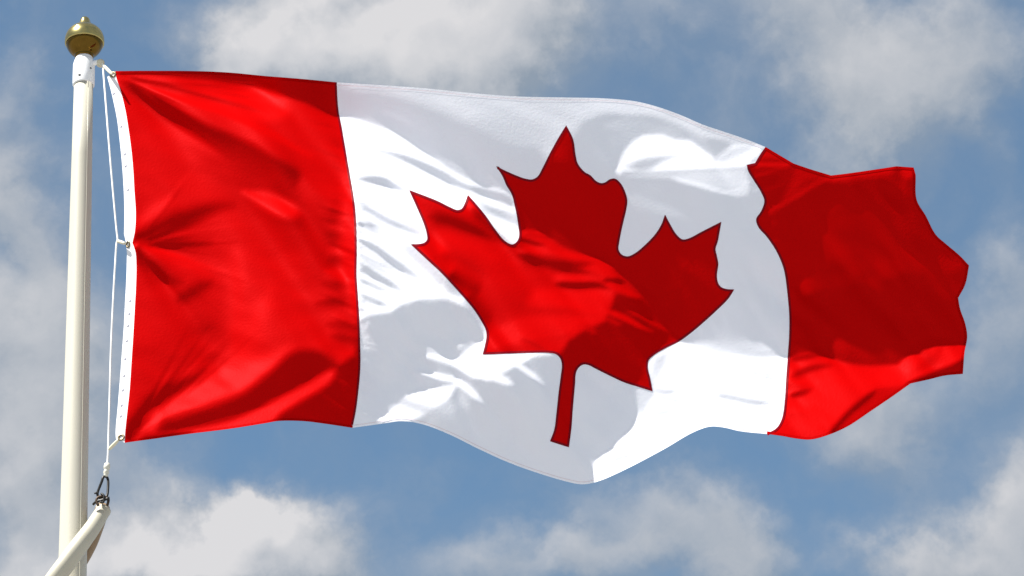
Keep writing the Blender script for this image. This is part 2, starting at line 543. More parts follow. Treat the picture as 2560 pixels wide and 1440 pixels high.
LEAF = [p for s in LEAF_SEGS for p in s[:-1]]

POLY_LR = HOIST[::-1][:-1] + TOP_RED[:-1] + SEAM1[:-1] + BOT_RED[::-1][:-1]
POLY_W = TOP_WHITE[:-1] + SEAM2[:-1] + BOT_WHITE[::-1][:-1] + SEAM1[::-1][:-1]
POLY_RR = EDGE_RR[:-1] + SEAM2[::-1][:-1]
POLY_H = HEAD_TOP[:-1] + HOIST[:-1] + HEAD_BOT[::-1][:-1] + HEAD_L[::-1][:-1]

# ------------------------------------------------------------------ the drape of the cloth
# How much each patch of cloth turns to the sun (the cosine between its normal and the sun) is read off the photograph
# and the depth of the cloth is solved from it: folds, ridges and hollows become real relief.
GX0, GY0, GX1, GY1, GH = 240, 150, 2452, 1242, 4
gx = np.arange(GX0, GX1 + 1, GH, dtype=float)
gy = np.arange(GY0, GY1 + 1, GH, dtype=float)
cxs = gx[:-1] + GH / 2
cys = gy[:-1] + GH / 2
CX, CY = np.meshgrid(cxs, cys)


def inside(poly, X, Y):
    P = np.array(poly, float)
    r = np.zeros(X.shape, bool)
    x1, y1 = P[-1]
    for x2, y2 in P:
        if y1 != y2:
            cond = ((y1 > Y) != (y2 > Y))
            r ^= cond & (X < (x2 - x1) * (Y - y1) / (y2 - y1) + x1)
        x1, y1 = x2, y2
    return r


def seg_dist(pts, X, Y, closed=False, want_t=False):
    P = np.array(pts, float)
    best = np.full(X.shape, 1e9); tt = np.zeros(X.shape)
    n = len(P)
    lens = [0.0]
    for i in range(n if closed else n - 1):
        lens.append(lens[-1] + np.hypot(*(P[(i + 1) % n] - P[i])))
    for i in range(n if closed else n - 1):
        a, b = P[i], P[(i + 1) % n]
        v = b - a
        l2 = v.dot(v) + 1e-9
        t = np.clip(((X - a[0]) * v[0] + (Y - a[1]) * v[1]) / l2, 0, 1)
        dd = np.hypot(X - a[0] - t * v[0], Y - a[1] - t * v[1])
        mk = dd < best
        best = np.where(mk, dd, best)
        if want_t: tt = np.where(mk, (lens[i] + t * math.sqrt(l2)) / lens[-1], tt)
    return (best, tt) if want_t else best


LIT, SH = 0.40, -0.006
B = np.full(CX.shape, LIT)


def patch(pts, v, feather=8.0, w=1.0, curve=True):
    """Cloth inside the outline turns to the sun by v; feather = how gradually, in pixels."""
    global B
    P = pts
    if curve:
        P = dense(list(pts) + [pts[0]], 12.0)[:-1]
    x0 = min(p[0] for p in P) - 3 * feather; x1 = max(p[0] for p in P) + 3 * feather
    y0 = min(p[1] for p in P) - 3 * feather; y1 = max(p[1] for p in P) + 3 * feather
    ix = np.where((cxs >= x0) & (cxs <= x1))[0]; iy = np.where((cys >= y0) & (cys <= y1))[0]
    if not len(ix) or not len(iy): return
    sl = (slice(iy[0], iy[-1] + 1), slice(ix[0], ix[-1] + 1))
    X, Y = CX[sl], CY[sl]
    d = seg_dist(P, X, Y, True)
    d = np.where(inside(P, X, Y), d, -d)
    k = np.clip(d / feather * .5 + .5, 0, 1)
    k = k * k * (3 - 2 * k) * w
    B[sl] = B[sl] * (1 - k) + v * k


def fold(pts, v, width, w=1.0, taper=(0.15, 0.35)):
    """A narrow fold along a line, fading out at its ends."""
    global B
    P = dense(pts, 12.0)
    m_ = width * 3
    x0 = min(p[0] for p in P) - m_; x1 = max(p[0] for p in P) + m_
    y0 = min(p[1] for p in P) - m_; y1 = max(p[1] for p in P) + m_
    ix = np.where((cxs >= x0) & (cxs <= x1))[0]; iy = np.where((cys >= y0) & (cys <= y1))[0]
    if not len(ix) or not len(iy): return
    sl = (slice(iy[0], iy[-1] + 1), slice(ix[0], ix[-1] + 1))
    d, t = seg_dist(P, CX[sl], CY[sl], want_t=True)
    a = np.clip(t / max(taper[0], 1e-3), 0, 1) * np.clip((1 - t) / max(taper[1], 1e-3), 0, 1)
    k = np.exp(-(d / (width * (.45 + .55 * a))) ** 2) * np.sqrt(a) * w
    B[sl] = B[sl] + k if v is None else B[sl] * (1 - k) + v * k      # v None: w deepens (or lifts) what is there


#FOLDS_BEGIN
LOWER_LIGHT = sG((800, 455), (860, 500), (940, 538), (1100, 580), (1250, 600), (1380, 597), (1450, 576), (1520, 552), (1650, 520), (1740, 512), (1780, 545), (1860, 592), (1960, 616), (2080, 625), (2250, 616),
             (2300, 560), (2370, 470), (2440, 432), (2560, 432), (2620, 462), (2680, 462), (2760, 420), (2760, 700), (2300, 900), (1900, 1200), (1300, 1180), (700, 1250), (150, 1500), (195, 1405), (225, 1310),
             (235, 1250), (360, 1150), (440, 1080), (500, 985), (545, 880), (565, 795), (620, 795), (600, 700), (580, 620), (620, 555))


def drape():
    global B
    # ---- left red band
    patch([(250, 150), (900, 150), (890, 1100), (250, 1130)], .40, 10)
    patch([(250, 180), (560, 640), (560, 1000), (300, 1130)], .33, 60)
    patch(sK((0, 20), (3400, 20), (3300, 700), (2750, 520), (2200, 330), (1900, 280), (1200, 215), (700, 150), (350, 118), (0, 115)), SH, 7)
    patch(sK((60, 125), (700, 160), (1500, 260), (2300, 420), (2500, 700), (2100, 800), (1500, 560), (800, 330), (300, 200)), .66, 22)
    for (dx, dy, v, wd) in ((1900, 210, .30, 6), (2050, 350, .22, 5), (2000, 480, .30, 4), (2150, 560, .14, 5), (1700, 640, .12, 6), (2300, 900, .24, 6)):
        fold(sK((60, 130), (60 + dx * .3, 130 + dy * .27), (60 + dx * .65, 130 + dy * .63), (60 + dx, 130 + dy)), v, wd, .9, (.25, .3))
    fold(sK((200, 130), (700, 200), (1300, 330), (1900, 430)), .42, 5)
    fold(sK((60, 160), (500, 340), (900, 470), (1500, 650), (2000, 850), (2600, 1180), (2900, 1350)), .70, 10)
    # the dark hollow that fans out of the top corner
    patch(sK((20, 200), (260, 270), (620, 430), (900, 600), (1250, 800), (1700, 1010), (2200, 1270), (2700, 1600), (2500, 1900), (1900, 1600), (1400, 1200),
             (1000, 940), (620, 720), (330, 500), (120, 330)), -.03, 14)
    patch([(594, 372), (700, 432), (790, 560), (740, 600), (640, 540), (560, 470), (520, 400)], .18, 60)
    fold(sK((30, 220), (300, 350), (600, 560)), .22, 6, .8)
    # patch of light in the middle with its crisp upper edge
    fold(sA((1330, 800), (1400, 960), (1480, 1040)), .08, 26, .9)
    patch(sA((1090, 905), (1250, 910), (1460, 1040), (1440, 1075), (1330, 1070)), .64, 16)
    # rays out of the middle tie
    fold(sA((352, 1180), (480, 1060), (620, 940)), .55, 26, taper=(.02, .4))
    fold(sA((352, 1235), (520, 1170), (700, 1090), (900, 1010), (1050, 990)), -.06, 26, taper=(.02, .5))
    fold(sA((352, 1250), (520, 1255), (700, 1250), (900, 1240)), .02, 20, taper=(.02, .5))
    fold(sA((352, 1268), (560, 1320), (800, 1400), (1000, 1440)), .55, 14, taper=(.02, .5))
    fold(sB((360, 55), (470, 170), (600, 265), (700, 290)), -.04, 18, taper=(.02, .4))
    # soft pleats left of the middle
    fold(sB((640, 420), (760, 340), (900, 270)), .07, 17)
    fold(sB((690, 700), (780, 620), (900, 570)), .0, 13)
    fold(sB((780, 810), (850, 780), (930, 760)), .08, 13)
    patch(sB((500, 540), (900, 560), (850, 900), (560, 1000), (380, 1200), (370, 900)), .25, 70)
    fold(sB((1040, 20), (1050, 300), (1040, 600), (1020, 850)), .56, 28, .6)
    fold(sB((1290, 300), (1200, 480), (1120, 700), (980, 880), (850, 980)), .55, 30, .7)
    # the swag along the bottom
    fold(sB((300, 1330), (400, 1190), (560, 1060), (760, 960), (860, 880)), .10, 24, taper=(.02, .4))
    fold(sB((310, 1335), (450, 1200), (640, 1100), (860, 1000), (1080, 900), (1330, 770), (1440, 690)), .70, 34, taper=(.05, .3))
    patch(sB((560, 1195), (800, 1125), (1050, 1040), (1250, 900), (1450, 740), (1640, 760), (1720, 850), (1690, 880), (1500, 960), (1300, 1070), (1100, 1170),
             (850, 1235), (650, 1270), (520, 1260)), -.02, 16)
    patch(sB((310, 1345), (600, 1290), (1000, 1215), (1200, 1125), (1450, 1000), (1690, 870), (1700, 925), (1600, 1000), (1450, 1090), (1310, 1190), (1100, 1245), (700, 1310)), .54, 12)
    fold(sB((299, 1335), (370, 1210), (460, 1100), (600, 1000), (760, 915), (850, 850)), -.08, 20, taper=(.02, .5))
    fold(sB((380, 1340), (560, 1318), (760, 1285)), -.05, 12)
    patch(sB((1290, 1230), (1330, 1170), (1500, 1060), (1680, 940), (1730, 840), (1860, 770), (1900, 900), (1860, 1290), (1500, 1240)), SH, 12)
    # puckers along the seam, red side
    patch(sA((1560, 1030), (1860, 1000), (1860, 1500), (1560, 1500)), .22, 60)
    for (x0, y0, x1, y1, v) in ((1650, 560, 1830, 640, .3), (1680, 950, 1840, 1010, .15), (1650, 1020, 1840, 1110, .12), (1650, 1130, 1845, 1190, .5), (1620, 1180, 1845, 1260, .06),
                                (1640, 1290, 1850, 1330, .5), (1640, 1350, 1845, 1380, .10)):
        fold(sA((x0, y0), ((x0 + x1) / 2, (y0 + y1) / 2 - 6), (x1, y1)), v, 12, .8, (.4, .1))
    for (x0, y0, x1, y1, v) in ((1640, 130, 1840, 190, .06), (1620, 210, 1845, 240, .5), (1600, 290, 1850, 335, .04), (1560, 430, 1850, 400, .02), (1600, 500, 1855, 520, .48), (1640, 560, 1860, 600, .12),
                                (1660, 640, 1860, 680, .06)):
        fold(sB((x0, y0), ((x0 + x1) / 2, (y0 + y1) / 2 - 6), (x1, y1)), v, 14, .85, (.4, .1))

    # ---- white, upper left: lit slope below the shaded roll of the top edge
    patch([(855, 285), (1000, 330), (1290, 490), (1300, 620), (1150, 760), (900, 790)], .50, 20)
    patch([(820, 195)] + sC((20, 280), (120, 305), (230, 342), (400, 412), (550, 515), (750, 638), (880, 712), (1050, 772), (1175, 832)) +
          [(1300, 580), (1375, 595), (1402, 615), (1456, 634), (1522, 653), (1540, 690), (1533, 721), (1529, 755), (1505, 802), (1440, 838), (1420, 870), (1600, 900), (1700, 850), (1900, 890), (2000, 870), (2000, 330), (1900, 310), (1500, 220)], SH, 9)
    # gentle fullness inside the shade
    patch([(850, 200), (1100, 215), (1420, 240), (1640, 262), (1600, 300), (1440, 330), (1400, 400), (1250, 330), (1080, 270), (900, 225)], .12, 30)
    patch(sC((900, 300), (1100, 290), (1350, 330), (1440, 380), (1380, 480), (1180, 520), (1000, 430)), .05, 40, .8)
    fold(sC((40, 180), (300, 230), (600, 330), (850, 440), (1150, 540), (1400, 560)), -.04, 30, .9)
    fold(sC((830, 290), (950, 240), (1060, 180)), .12, 10, .8)
    fold(sC((700, 560), (900, 650), (1100, 740)), .03, 24, .8)
    # ribbons of shade in the lit white
    patch(sC((215, 515), (400, 535), (560, 588), (720, 662), (870, 745), (960, 770), (1175, 838), (1190, 900), (1040, 850), (900, 800), (790, 765), (640, 690), (480, 612), (330, 550)), -.05, 8)
    patch(sC((915, 830), (1060, 900), (1190, 940), (1215, 1020), (1100, 985), (990, 930)), .02, 10, .9)
    patch(sC((110, 708), (200, 694), (330, 704), (400, 745), (480, 795), (420, 790), (300, 752), (180, 735)), -.03, 7)
    fold(sC((100, 530), (330, 580), (480, 640)), .36, 8)
    fold(sM((190, 90), (330, 180), (520, 290), (700, 370), (850, 430)), -.10, 12, 1)
    fold(sM((220, 470), (380, 560), (560, 690), (760, 820), (900, 900)), -.12, 13, 1)
    fold(sM((230, 720), (370, 820), (560, 930), (720, 1020)), -.12, 12, 1)
    fold(sM((240, 1040), (380, 1090), (540, 1150)), -.06, 9, 1)
    fold(sM((230, 260), (420, 370), (560, 450), (800, 600), (1000, 760)), .10, 15, .9)
    patch(sM((760, 540), (960, 700), (1120, 850), (1250, 1040), (1100, 1020), (900, 830), (640, 560)), .06, 14, .85)
    fold(sM((210, 600), (400, 700), (600, 800)), .05, 5, 1)
    fold(sM((220, 640), (420, 760), (640, 870)), .05, 5, .9)
    fold(sM((230, 890), (420, 960), (560, 1010)), .03, 6, 1)
    fold(sM((1000, 960), (1100, 1010)), .5, 12, .6)
    for k in range(13):
        y = 230 + k * 78
        fold(sM((205 + k * 2.2, y), (290 + k * 2, y + 42)), .02 + .05 * (k % 3), 4.5, 1, (.05, .5))
    # the large hollow left of the leaf and the shaded belly down to the hem
    patch(sD((150, 330), (210, 288), (370, 262), (430, 215), (560, 178), (740, 172), (800, 200), (880, 245), (960, 340), (1000, 400), (1000, 440), (900, 505), (830, 555), (770, 590),
             (1030, 720), (1300, 560), (1500, 540), (1560, 450), (1700, 500), (2150, 480), (2080, 780), (2050, 860), (2000, 980), (1930, 1080), (1850, 1160), (1735, 1250), (1722, 1300), (1685, 1460),
             (1300, 1400), (700, 1120), (60, 1090), (120, 600)), SH, 9, curve=False)
    fold(sD((160, 345), (190, 380), (215, 320)), .3, 6, .7, (.1, .1))
    fold(sD((160, 380), (200, 430), (225, 400)), .2, 6, .6, (.1, .1))
    patch(sD((805, 578), (850, 540), (930, 480), (1003, 425), (1010, 530), (990, 548), (1180, 540), (1340, 535), (1260, 590), (1140, 645), (1065, 655), (1050, 705), (1010, 722), (930, 693), (850, 640), (770, 592)), .5, 8, curve=False)
    fold(sD((525, 548), (640, 558), (780, 600), (900, 670), (960, 710)), .62, 9, taper=(.15, .1))
    fold(sD((495, 638), (600, 672), (700, 700), (800, 720)), .55, 8, taper=(.15, .1))
    fold(sD((790, 712), (850, 755), (930, 830), (1010, 900)), .6, 8, taper=(.05, .4))
    patch(sD((235, 985), (330, 950), (420, 870), (455, 835), (540, 775), (700, 765), (800, 748), (780, 800), (740, 860), (640, 925), (560, 962), (480, 990), (340, 996)), .5, 8, curve=False)
    patch(sD((620, 930), (780, 830), (860, 800), (900, 860), (760, 960), (640, 1010)), .10, 20, .8)
    fold(sD((1050, 690), (1110, 720), (1200, 760)), .5, 11, taper=(.05, .4))
    fold(sD((1170, 585), (1270, 660), (1390, 755)), .55, 6)
    fold(sD((170, 470), (230, 560)), .06, 4, .7)
    fold(sD((180, 560), (240, 650)), .06, 4, .7)
    # ---- leaf: lit middle with pleats
    patch(sN((-600, -100), (-300, 60), (0, 60), (330, 250), (500, 240), (800, 270), (1000, 330), (1330, 380), (1150, 420), (1000, 430), (1300, 560), (1560, 600), (1700, 780), (1420, 740),
             (1330, 960), (1330, 1020), (1150, 1060), (900, 1210), (650, 1250), (720, 1340), (600, 1370), (0, 1390), (60, 1100), (-100, 700)), .28, 10, curve=False)
    patch(sN((100, 1120), (300, 1030), (600, 960), (950, 960), (1300, 1010), (1100, 1060), (900, 1190), (600, 1240), (300, 1290), (60, 1350), (60, 1200)), .46, 14)
    patch(sN((600, 690), (1000, 680), (1400, 720), (1360, 880), (1300, 970), (900, 890), (500, 840)), .46, 16)
    patch(sN((340, 220), (520, 235), (800, 270), (1040, 330), (1350, 385), (1000, 375), (700, 320), (400, 300)), .46, 7)
    fold(sN((420, 90), (560, 90), (720, 120)), .40, 8)
    fold(sN((400, 150), (560, 200), (700, 230)), -.05, 6)
    fold(sN((380, 320), (600, 390), (850, 440), (1200, 430)), -.08, 13)
    fold(sN((700, 440), (900, 480), (1180, 520)), -.02, 8)
    fold(sN((760, 560), (1000, 580), (1250, 580), (1350, 560)), .44, 9)
    fold(sN((780, 640), (1000, 650), (1250, 650), (1400, 690)), -.12, 9)
    fold(sN((1100, 450), (1280, 490), (1440, 540), (1580, 600)), .42, 6)
    fold(sN((1300, 600), (1400, 600), (1560, 625)), -.10, 6)
    fold(sN((1310, 625), (1450, 670), (1570, 730), (1700, 780)), .42, 8)
    fold(sN((1430, 770), (1600, 830)), .0, 9)
    fold(sN((1330, 920), (1480, 970), (1650, 1060), (1850, 1150)), .46, 7)
    fold(sN((1560, 900), (1700, 980), (1850, 1060), (2030, 1150)), .30, 6)
    fold(sN((1330, 985), (1420, 1040), (1520, 1080)), .18, 5)
    fold(sN((1120, 1085), (1180, 1130), (1240, 1160)), .22, 6)
    fold(sN((420, 1210), (600, 1290), (740, 1370)), .22, 5)
    fold(sN((600, 1230), (720, 1310), (850, 1370)), .40, 5)
    patch(sN((1850, 1330), (1980, 1220), (2090, 1170), (2120, 1210), (1950, 1320)), .22, 12)
    # left lobe pleats
    patch([(1024, 480), (1120, 524), (1180, 560), (1150, 600), (1075, 590)], .20, 22)
    fold(sC((600, 960), (760, 1000), (900, 1050), (1100, 1130)), -.05, 17, 1)
    fold(sC((900, 900), (1000, 1010), (1130, 1130), (1250, 1180)), -.02, 14, 1)
    fold(sC((640, 1060), (850, 1130), (1050, 1210), (1250, 1300)), .36, 20, .9)
    fold(sC((700, 1210), (900, 1290), (1000, 1370)), .14, 16, .8)
    fold(sM((1130, 820), (1300, 920), (1440, 1010)), .03, 22, .9, (.1, .1))
    fold(sD((880, 150), (960, 260), (1040, 340)), .06, 22, .9, (.1, .2))
    fold(sD((740, 30), (850, 150), (930, 250)), .5, 3, .4)

    # ---- upper right: a curl of light under the top edge
    fold(sE((110, 290), (180, 210), (300, 155), (450, 140), (620, 150), (800, 210)), -.05, 16, .9)
    patch(sE((200, 20), (600, 60), (800, 140), (1000, 230), (1250, 300), (1000, 290), (800, 200), (600, 130), (400, 110)), .12, 14, .9)
    patch(sE((130, 300), (300, 190), (500, 170), (700, 210), (900, 330), (980, 380), (760, 290), (560, 250), (440, 350), (350, 470), (200, 470)), .02, 18, .8)
    patch(sE((362, 500), (390, 440), (440, 355), (490, 300), (560, 262), (680, 258), (770, 295), (870, 300), (950, 355), (1010, 395), (1030, 440), (1090, 370), (1150, 325), (1250, 322), (1372, 338),
             (1310, 430), (1240, 470), (900, 490), (600, 505), (420, 500), (400, 525)), .36, 8, curve=False)
    patch(sE((440, 470), (540, 420), (640, 405), (790, 398), (700, 430), (600, 490), (520, 500)), .04, 10)
    patch(sE((890, 300), (950, 345), (1000, 388), (1035, 398), (1080, 372), (1140, 325), (1000, 285)), -.02, 9)
    patch(sE((1060, 390), (1130, 345), (1250, 325), (1300, 345), (1200, 400), (1080, 450), (1040, 440)), .10, 12, .9)
    # the pink-white under-fold
    patch(sE((425, 535), (600, 520), (900, 500), (1240, 488), (1262, 560), (1255, 660), (1180, 672), (1000, 610), (720, 545)), .14, 8, curve=False)
    fold(sE((740, 545), (900, 585), (1050, 630), (1180, 672)), .26, 6)
    patch(sE((450, 610), (700, 720), (980, 840), (760, 800), (560, 760), (470, 720)), .03, 18, .9)
    fold(sE((1075, 1000), (1200, 940), (1290, 860)), .05, 24, .8)
    fold(sE((1060, 1085), (1120, 1090)), .1, 6, .8)

    patch([(1880, 545), (1905, 500), (1866, 420), (1870, 408), (1900, 385), (1914, 340), (2000, 380), (2300, 380), (2480, 640), (2480, 842), (2300, 1010), (2000, 1130), (1960, 900), (1900, 700)], SH, 10, curve=False)
    # sun coming through where the shaded white turns its back to it
    patch([(1830, 600), (1900, 640), (1940, 720), (1945, 800), (1860, 790), (1840, 700)], -.20, 50, .8)
    patch([(1720, 850), (1850, 850), (1950, 850), (1955, 880), (1850, 893), (1760, 872)], .10, 18, .9)
    patch([(1440, 960), (1540, 970), (1590, 1000), (1540, 1080), (1470, 1140), (1440, 1080)], -.12, 46, .8)
    patch([(960, 830), (1080, 790), (1170, 800), (1160, 860), (1060, 890), (960, 900)], -.16, 40, .8)
    patch([(1200, 1010), (1330, 980), (1380, 1040), (1360, 1130), (1250, 1110)], -.20, 50, .9)
    fold([(930, 960), (1000, 1000), (1100, 1040), (1250, 1120), (1380, 1180)], -.0, 18, .8)
    patch([(890, 900), (960, 900), (1000, 960), (930, 1040), (895, 1040)], -.14, 30, .8)
    # ---- lower right white: bright sweep with the clean lower edge of the shade
    patch(LOWER_LIGHT, .50, 7, curve=False)
    patch(sG((585, 640), (640, 560), (720, 540), (700, 640), (640, 720)), .15, 16)
    patch(sG((600, 930), (760, 900), (950, 890), (820, 930), (640, 960)), .14, 14)
    fold(sG((1010, 815), (1150, 840), (1300, 870), (1500, 870)), .07, 9)
    fold(sG((1200, 670), (1350, 680), (1500, 690)), .10, 9, .9)
    fold(sG((630, 790), (720, 800), (800, 790)), .08, 9)
    fold(sG((1350, 710), (1500, 720)), .09, 5, .9)
    fold(sG((640, 830), (740, 850), (850, 880)), .12, 6)
    fold(sG((300, 1290), (400, 1240), (520, 1215)), .12, 6)
    for k in range(9):
        fold(sG((1420, 640 + k * 38), (1512 - k, 632 + k * 38)), .08, 4, .9, (.6, .05))
    patch([(1640, 990), (1600, 1040), (1590, 970), (1612, 930), (1640, 950)], .13, 14)

    # ---- right red band
    patch(sF((300, 75), (400, 130), (490, 188), (235, 190), (245, 160)), .22, 8)
    fold(sF((260, 165), (340, 160), (460, 185)), .02, 6)
    patch(sF((190, 195), (480, 190), (600, 222), (740, 265), (640, 330), (500, 420), (330, 505), (300, 430), (260, 330)), .03, 8)
    fold(sF((185, 192), (300, 192), (480, 190)), .30, 5, taper=(.02, .1))
    patch(sF((500, 200), (600, 222), (740, 265), (600, 290), (540, 330), (430, 420), (480, 300)), .14, 10)
    fold(sF((310, 515), (400, 465), (500, 405), (620, 330), (740, 268)), .20, 8, taper=(.05, .05))
    fold(sF((700, 290), (850, 262), (1000, 240), (1180, 210)), .28, 12, taper=(.1, .1))
    patch(sF((1185, 205), (1290, 210), (1295, 250), (1240, 290)), .22, 8)
    fold(sF((1215, 280), (1225, 400), (1215, 560)), .06, 10)
    patch(sF((1400, 830), (1440, 790), (1540, 790), (1630, 860), (1600, 900), (1500, 920), (1420, 890)), .10, 16)
    patch([(1985, 560), (2060, 500), (2130, 520), (2110, 600), (2060, 700), (2020, 820), (1985, 780)], -.20, 60, .8)
    patch([(2130, 640), (2220, 620), (2300, 690), (2330, 800), (2200, 830), (2090, 800)], -.24, 70, .9)
    fold([(1990, 800), (2080, 720), (2180, 690), (2300, 740)], -.03, 26, .7)
    fold([(1990, 640), (2090, 590), (2180, 610), (2290, 660)], .0, 24, .8)
    fold([(2300, 520), (2330, 590), (2390, 650)], -.02, 22)
    fold([(2390, 700), (2385, 750), (2400, 800)], .0, 18)
    patch([(1980, 850), (2080, 835), (2160, 850), (2250, 840), (2320, 800), (2400, 810), (2400, 838), (2310, 838), (2250, 888), (2150, 905), (2070, 880), (1985, 878)], .10, 26, .9)
    fold(sF((980, 500), (1100, 590), (1200, 680), (1300, 770)), -.02, 30)
    # lower bright part
    fold(sH((460, 590), (600, 560), (700, 540)), .08, 8)
    fold(sH((470, 700), (620, 640), (760, 620)), .08, 9)
    fold(sH((470, 740), (650, 730), (820, 690)), .58, 7)
    fold(sH((470, 830), (560, 800), (620, 780)), .08, 8)
    fold(sH((470, 900), (560, 890), (640, 870)), .58, 6)
    fold(sH((1050, 690), (1200, 680), (1330, 640)), .56, 10)
    fold(sH((460, 1000), (600, 1020), (720, 1000)), .56, 10)
    patch(sH((1040, 775), (1280, 755), (1150, 840), (1000, 935), (850, 1035), (735, 1090), (860, 960)), .26, 7, curve=False)
    fold(sH((735, 1085), (820, 985), (900, 905), (1050, 785)), -.06, 8, taper=(.05, .15))
    patch(sH((1240, 745), (1330, 700), (1420, 665), (1540, 622), (1600, 590), (1640, 560), (1640, 700), (1500, 720)), -.10, 8, curve=False)
    patch(sH((1280, 660), (1380, 570), (1480, 500), (1450, 600), (1350, 660)), .34, 14)
    # loose creases everywhere: pleats fanning from the ties, puckers along the seams, unevenness of the whole cloth
    r2 = np.random.default_rng(11)
    for (tx, ty, a0, a1, n, l0, l1) in ((293, 190, 4, 44, 26, 120, 420), (333, 612, -58, 58, 22, 60, 300), (316, 1100, -62, -10, 20, 100, 420)):
        for k in range(n):
            a = math.radians(r2.uniform(a0, a1)); st = r2.uniform(8, 60); ln_ = r2.uniform(l0, l1); bend = r2.uniform(-.10, .10)
            P = [(tx + math.cos(a + bend * q) * (st + ln_ * q), ty + math.sin(a + bend * q) * (st + ln_ * q)) for q in (0, .35, .7, 1)]
            fold(P, None, r2.uniform(2.6, 5.5), r2.choice([-.13, -.16, .09, .12]), (.1, .5))
    for (line, side, n) in ((SEAM1, -1, 44), (SEAM1, 1, 40), (SEAM2, -1, 34), (SEAM2, 1, 34)):
        for k in range(n):
            i_ = int(r2.uniform(.12, .97) * (len(line) - 1)); x, y = line[i_]
            ln_ = r2.uniform(25, 110); sl = r2.uniform(.1, .55) * (1 if side > 0 else -1) * (1 if line is SEAM1 else -.6)
            P = [(x + side * 3, y), (x + side * ln_ * .5, y + sl * ln_ * .42), (x + side * ln_, y + sl * ln_)]
            fold(P, None, r2.uniform(2.4, 5), r2.choice([-.11, -.15, .08, .10]) * (1 if side < 0 or line is not SEAM1 else 1.4), (.02, .6))
    # crumple of the shaded fly end and the soft hollows right of the leaf
    for (x0, y0, x1, y1, n, wa, wb, amp) in ((1990, 470, 2390, 860, 26, 9, 26, -.22), (1560, 640, 1950, 860, 14, 10, 24, -.10), (1250, 420, 1560, 640, 10, 10, 22, -.08), (1400, 960, 1600, 1180, 7, 9, 20, -.12), (920, 820, 1180, 1040, 8, 8, 18, -.12)):
        for k in range(n):
            x, y = r2.uniform(x0, x1), r2.uniform(y0, y1)
            a = r2.choice([-.55, .6, .95]) + r2.uniform(-.25, .25); ln_ = r2.uniform(70, 240); bd = r2.uniform(-.3, .3)
            P = [(x + math.cos(a + bd * q) * ln_ * (q - .5), y + math.sin(a + bd * q) * ln_ * (q - .5)) for q in (0, .35, .7, 1)]
            fold(P, None, r2.uniform(wa, wb), amp * r2.uniform(.4, 1.1) * r2.choice([1, 1, -.35]), (.3, .4))
    h_, w_ = B.shape
    def soft(ang, lx, ly, seed):
        q = np.random.default_rng(seed).standard_normal((h_, w_))
        fy = np.fft.fftfreq(h_)[:, None] / GH; fx = np.fft.rfftfreq(w_)[None, :] / GH
        c_, s_ = math.cos(ang), math.sin(ang)
        u = (fx * c_ + fy * s_) * lx; v = (-fx * s_ + fy * c_) * ly
        g = np.exp(-(u * u + v * v) * 9)
        o = np.fft.irfft2(np.fft.rfft2(q) * g, s=(h_, w_))
        return o / o.std()
    wr = .45 * soft(.5, 190, 34, 1) + .45 * soft(.35, 90, 14, 2) + .5 * soft(.6, 260, 110, 3) + .25 * soft(-.2, 60, 12, 4)
    B += np.clip(wr, -2, 2.2) * (.016 + .026 * np.clip(B, 0, .4) / .4)
    # heading tape
    patch(POLY_H, .45, 4, curve=False)
#FOLDS_END


drape()

FLAG_MASK = inside(POLY_LR, CX, CY) | inside(POLY_W, CX, CY) | inside(POLY_RR, CX, CY) | inside(POLY_H, CX, CY)
ny, nx = len(gy), len(gx)
VX, VY = np.meshgrid(gx, gy)
T0 = base_t(VX, VY) + FLAG_DT
Lr, Lu, Lf = float(SUN @ RGT), float(SUN @ UPV), float(SUN @ FWD)


def settle_shade():
    """Cloth that turns from the sun swings back again before the next sunlit stretch, so that the shadow the fold casts
    ends where the sunlit stretch begins."""
    sh = Lr / Lu
    ncy, ncx = B.shape
    pad = int(abs(sh) * ncy) + 4
    D = np.zeros_like(B)
    rows = np.arange(ncy)
    for c in range(-pad, ncx + pad):
        xs_ = np.round(c - sh * rows).astype(int) if sh < 0 else np.round(c - sh * rows).astype(int)
        ok = (xs_ >= 0) & (xs_ < ncx)
        if ok.sum() < 4: continue
        yy, xx = rows[ok], xs_[ok]
        b = B[yy, xx]; mk = FLAG_MASK[yy, xx]
        dark = mk & (b < .03)
        i = 0
        n = len(b)
        while i < n:
            if not dark[i]:
                i += 1
                continue
            j = i
            while j < n and dark[j]: j += 1
            lit = j + 2 < n and mk[j:j + 3].all() and (b[j:j + 3] > .03).all()
            Dn = b[i:j].sum()
            if lit and j - i >= 4 and Dn < 0:
                k = max(2, int((j - i) * SWING))
                w_ = np.sin(np.linspace(0, math.pi, k + 2)[1:-1]) ** .7
                D[yy[j - k:j], xx[j - k:j]] += -Dn * 0.88 * w_ / w_.sum()
            i = j
    # even out from thread to thread
    for _ in range(3):
        D = (D + np.roll(D, 1, 1) + np.roll(D, -1, 1)) / 3
        D = (D + np.roll(D, 1, 0) + np.roll(D, -1, 0)) / 3
    return D


SWING = .4
B = B + settle_shade()


def cell_grad(r, h):
    a = r[:-1, :-1]; b = r[:-1, 1:]; c = r[1:, :-1]; d = r[1:, 1:]
    return (b - a + d - c) / (2 * h), (a - c + b - d) / (2 * h)      # d/dright, d/dup


def cell_grad_T(p, q, h):
    r = np.zeros((p.shape[0] + 1, p.shape[1] + 1))
    r[:-1, :-1] += -p + q; r[:-1, 1:] += p + q; r[1:, :-1] += -p - q; r[1:, 1:] += p - q
    return r / (2 * h)


def lap(r):
    l = np.zeros_like(r)
    l[1:-1, :] += r[2:, :] - 2 * r[1:-1, :] + r[:-2, :]
    m_ = np.zeros_like(r)
    m_[:, 1:-1] += r[:, 2:] - 2 * r[:, 1:-1] + r[:, :-2]
    return l, m_


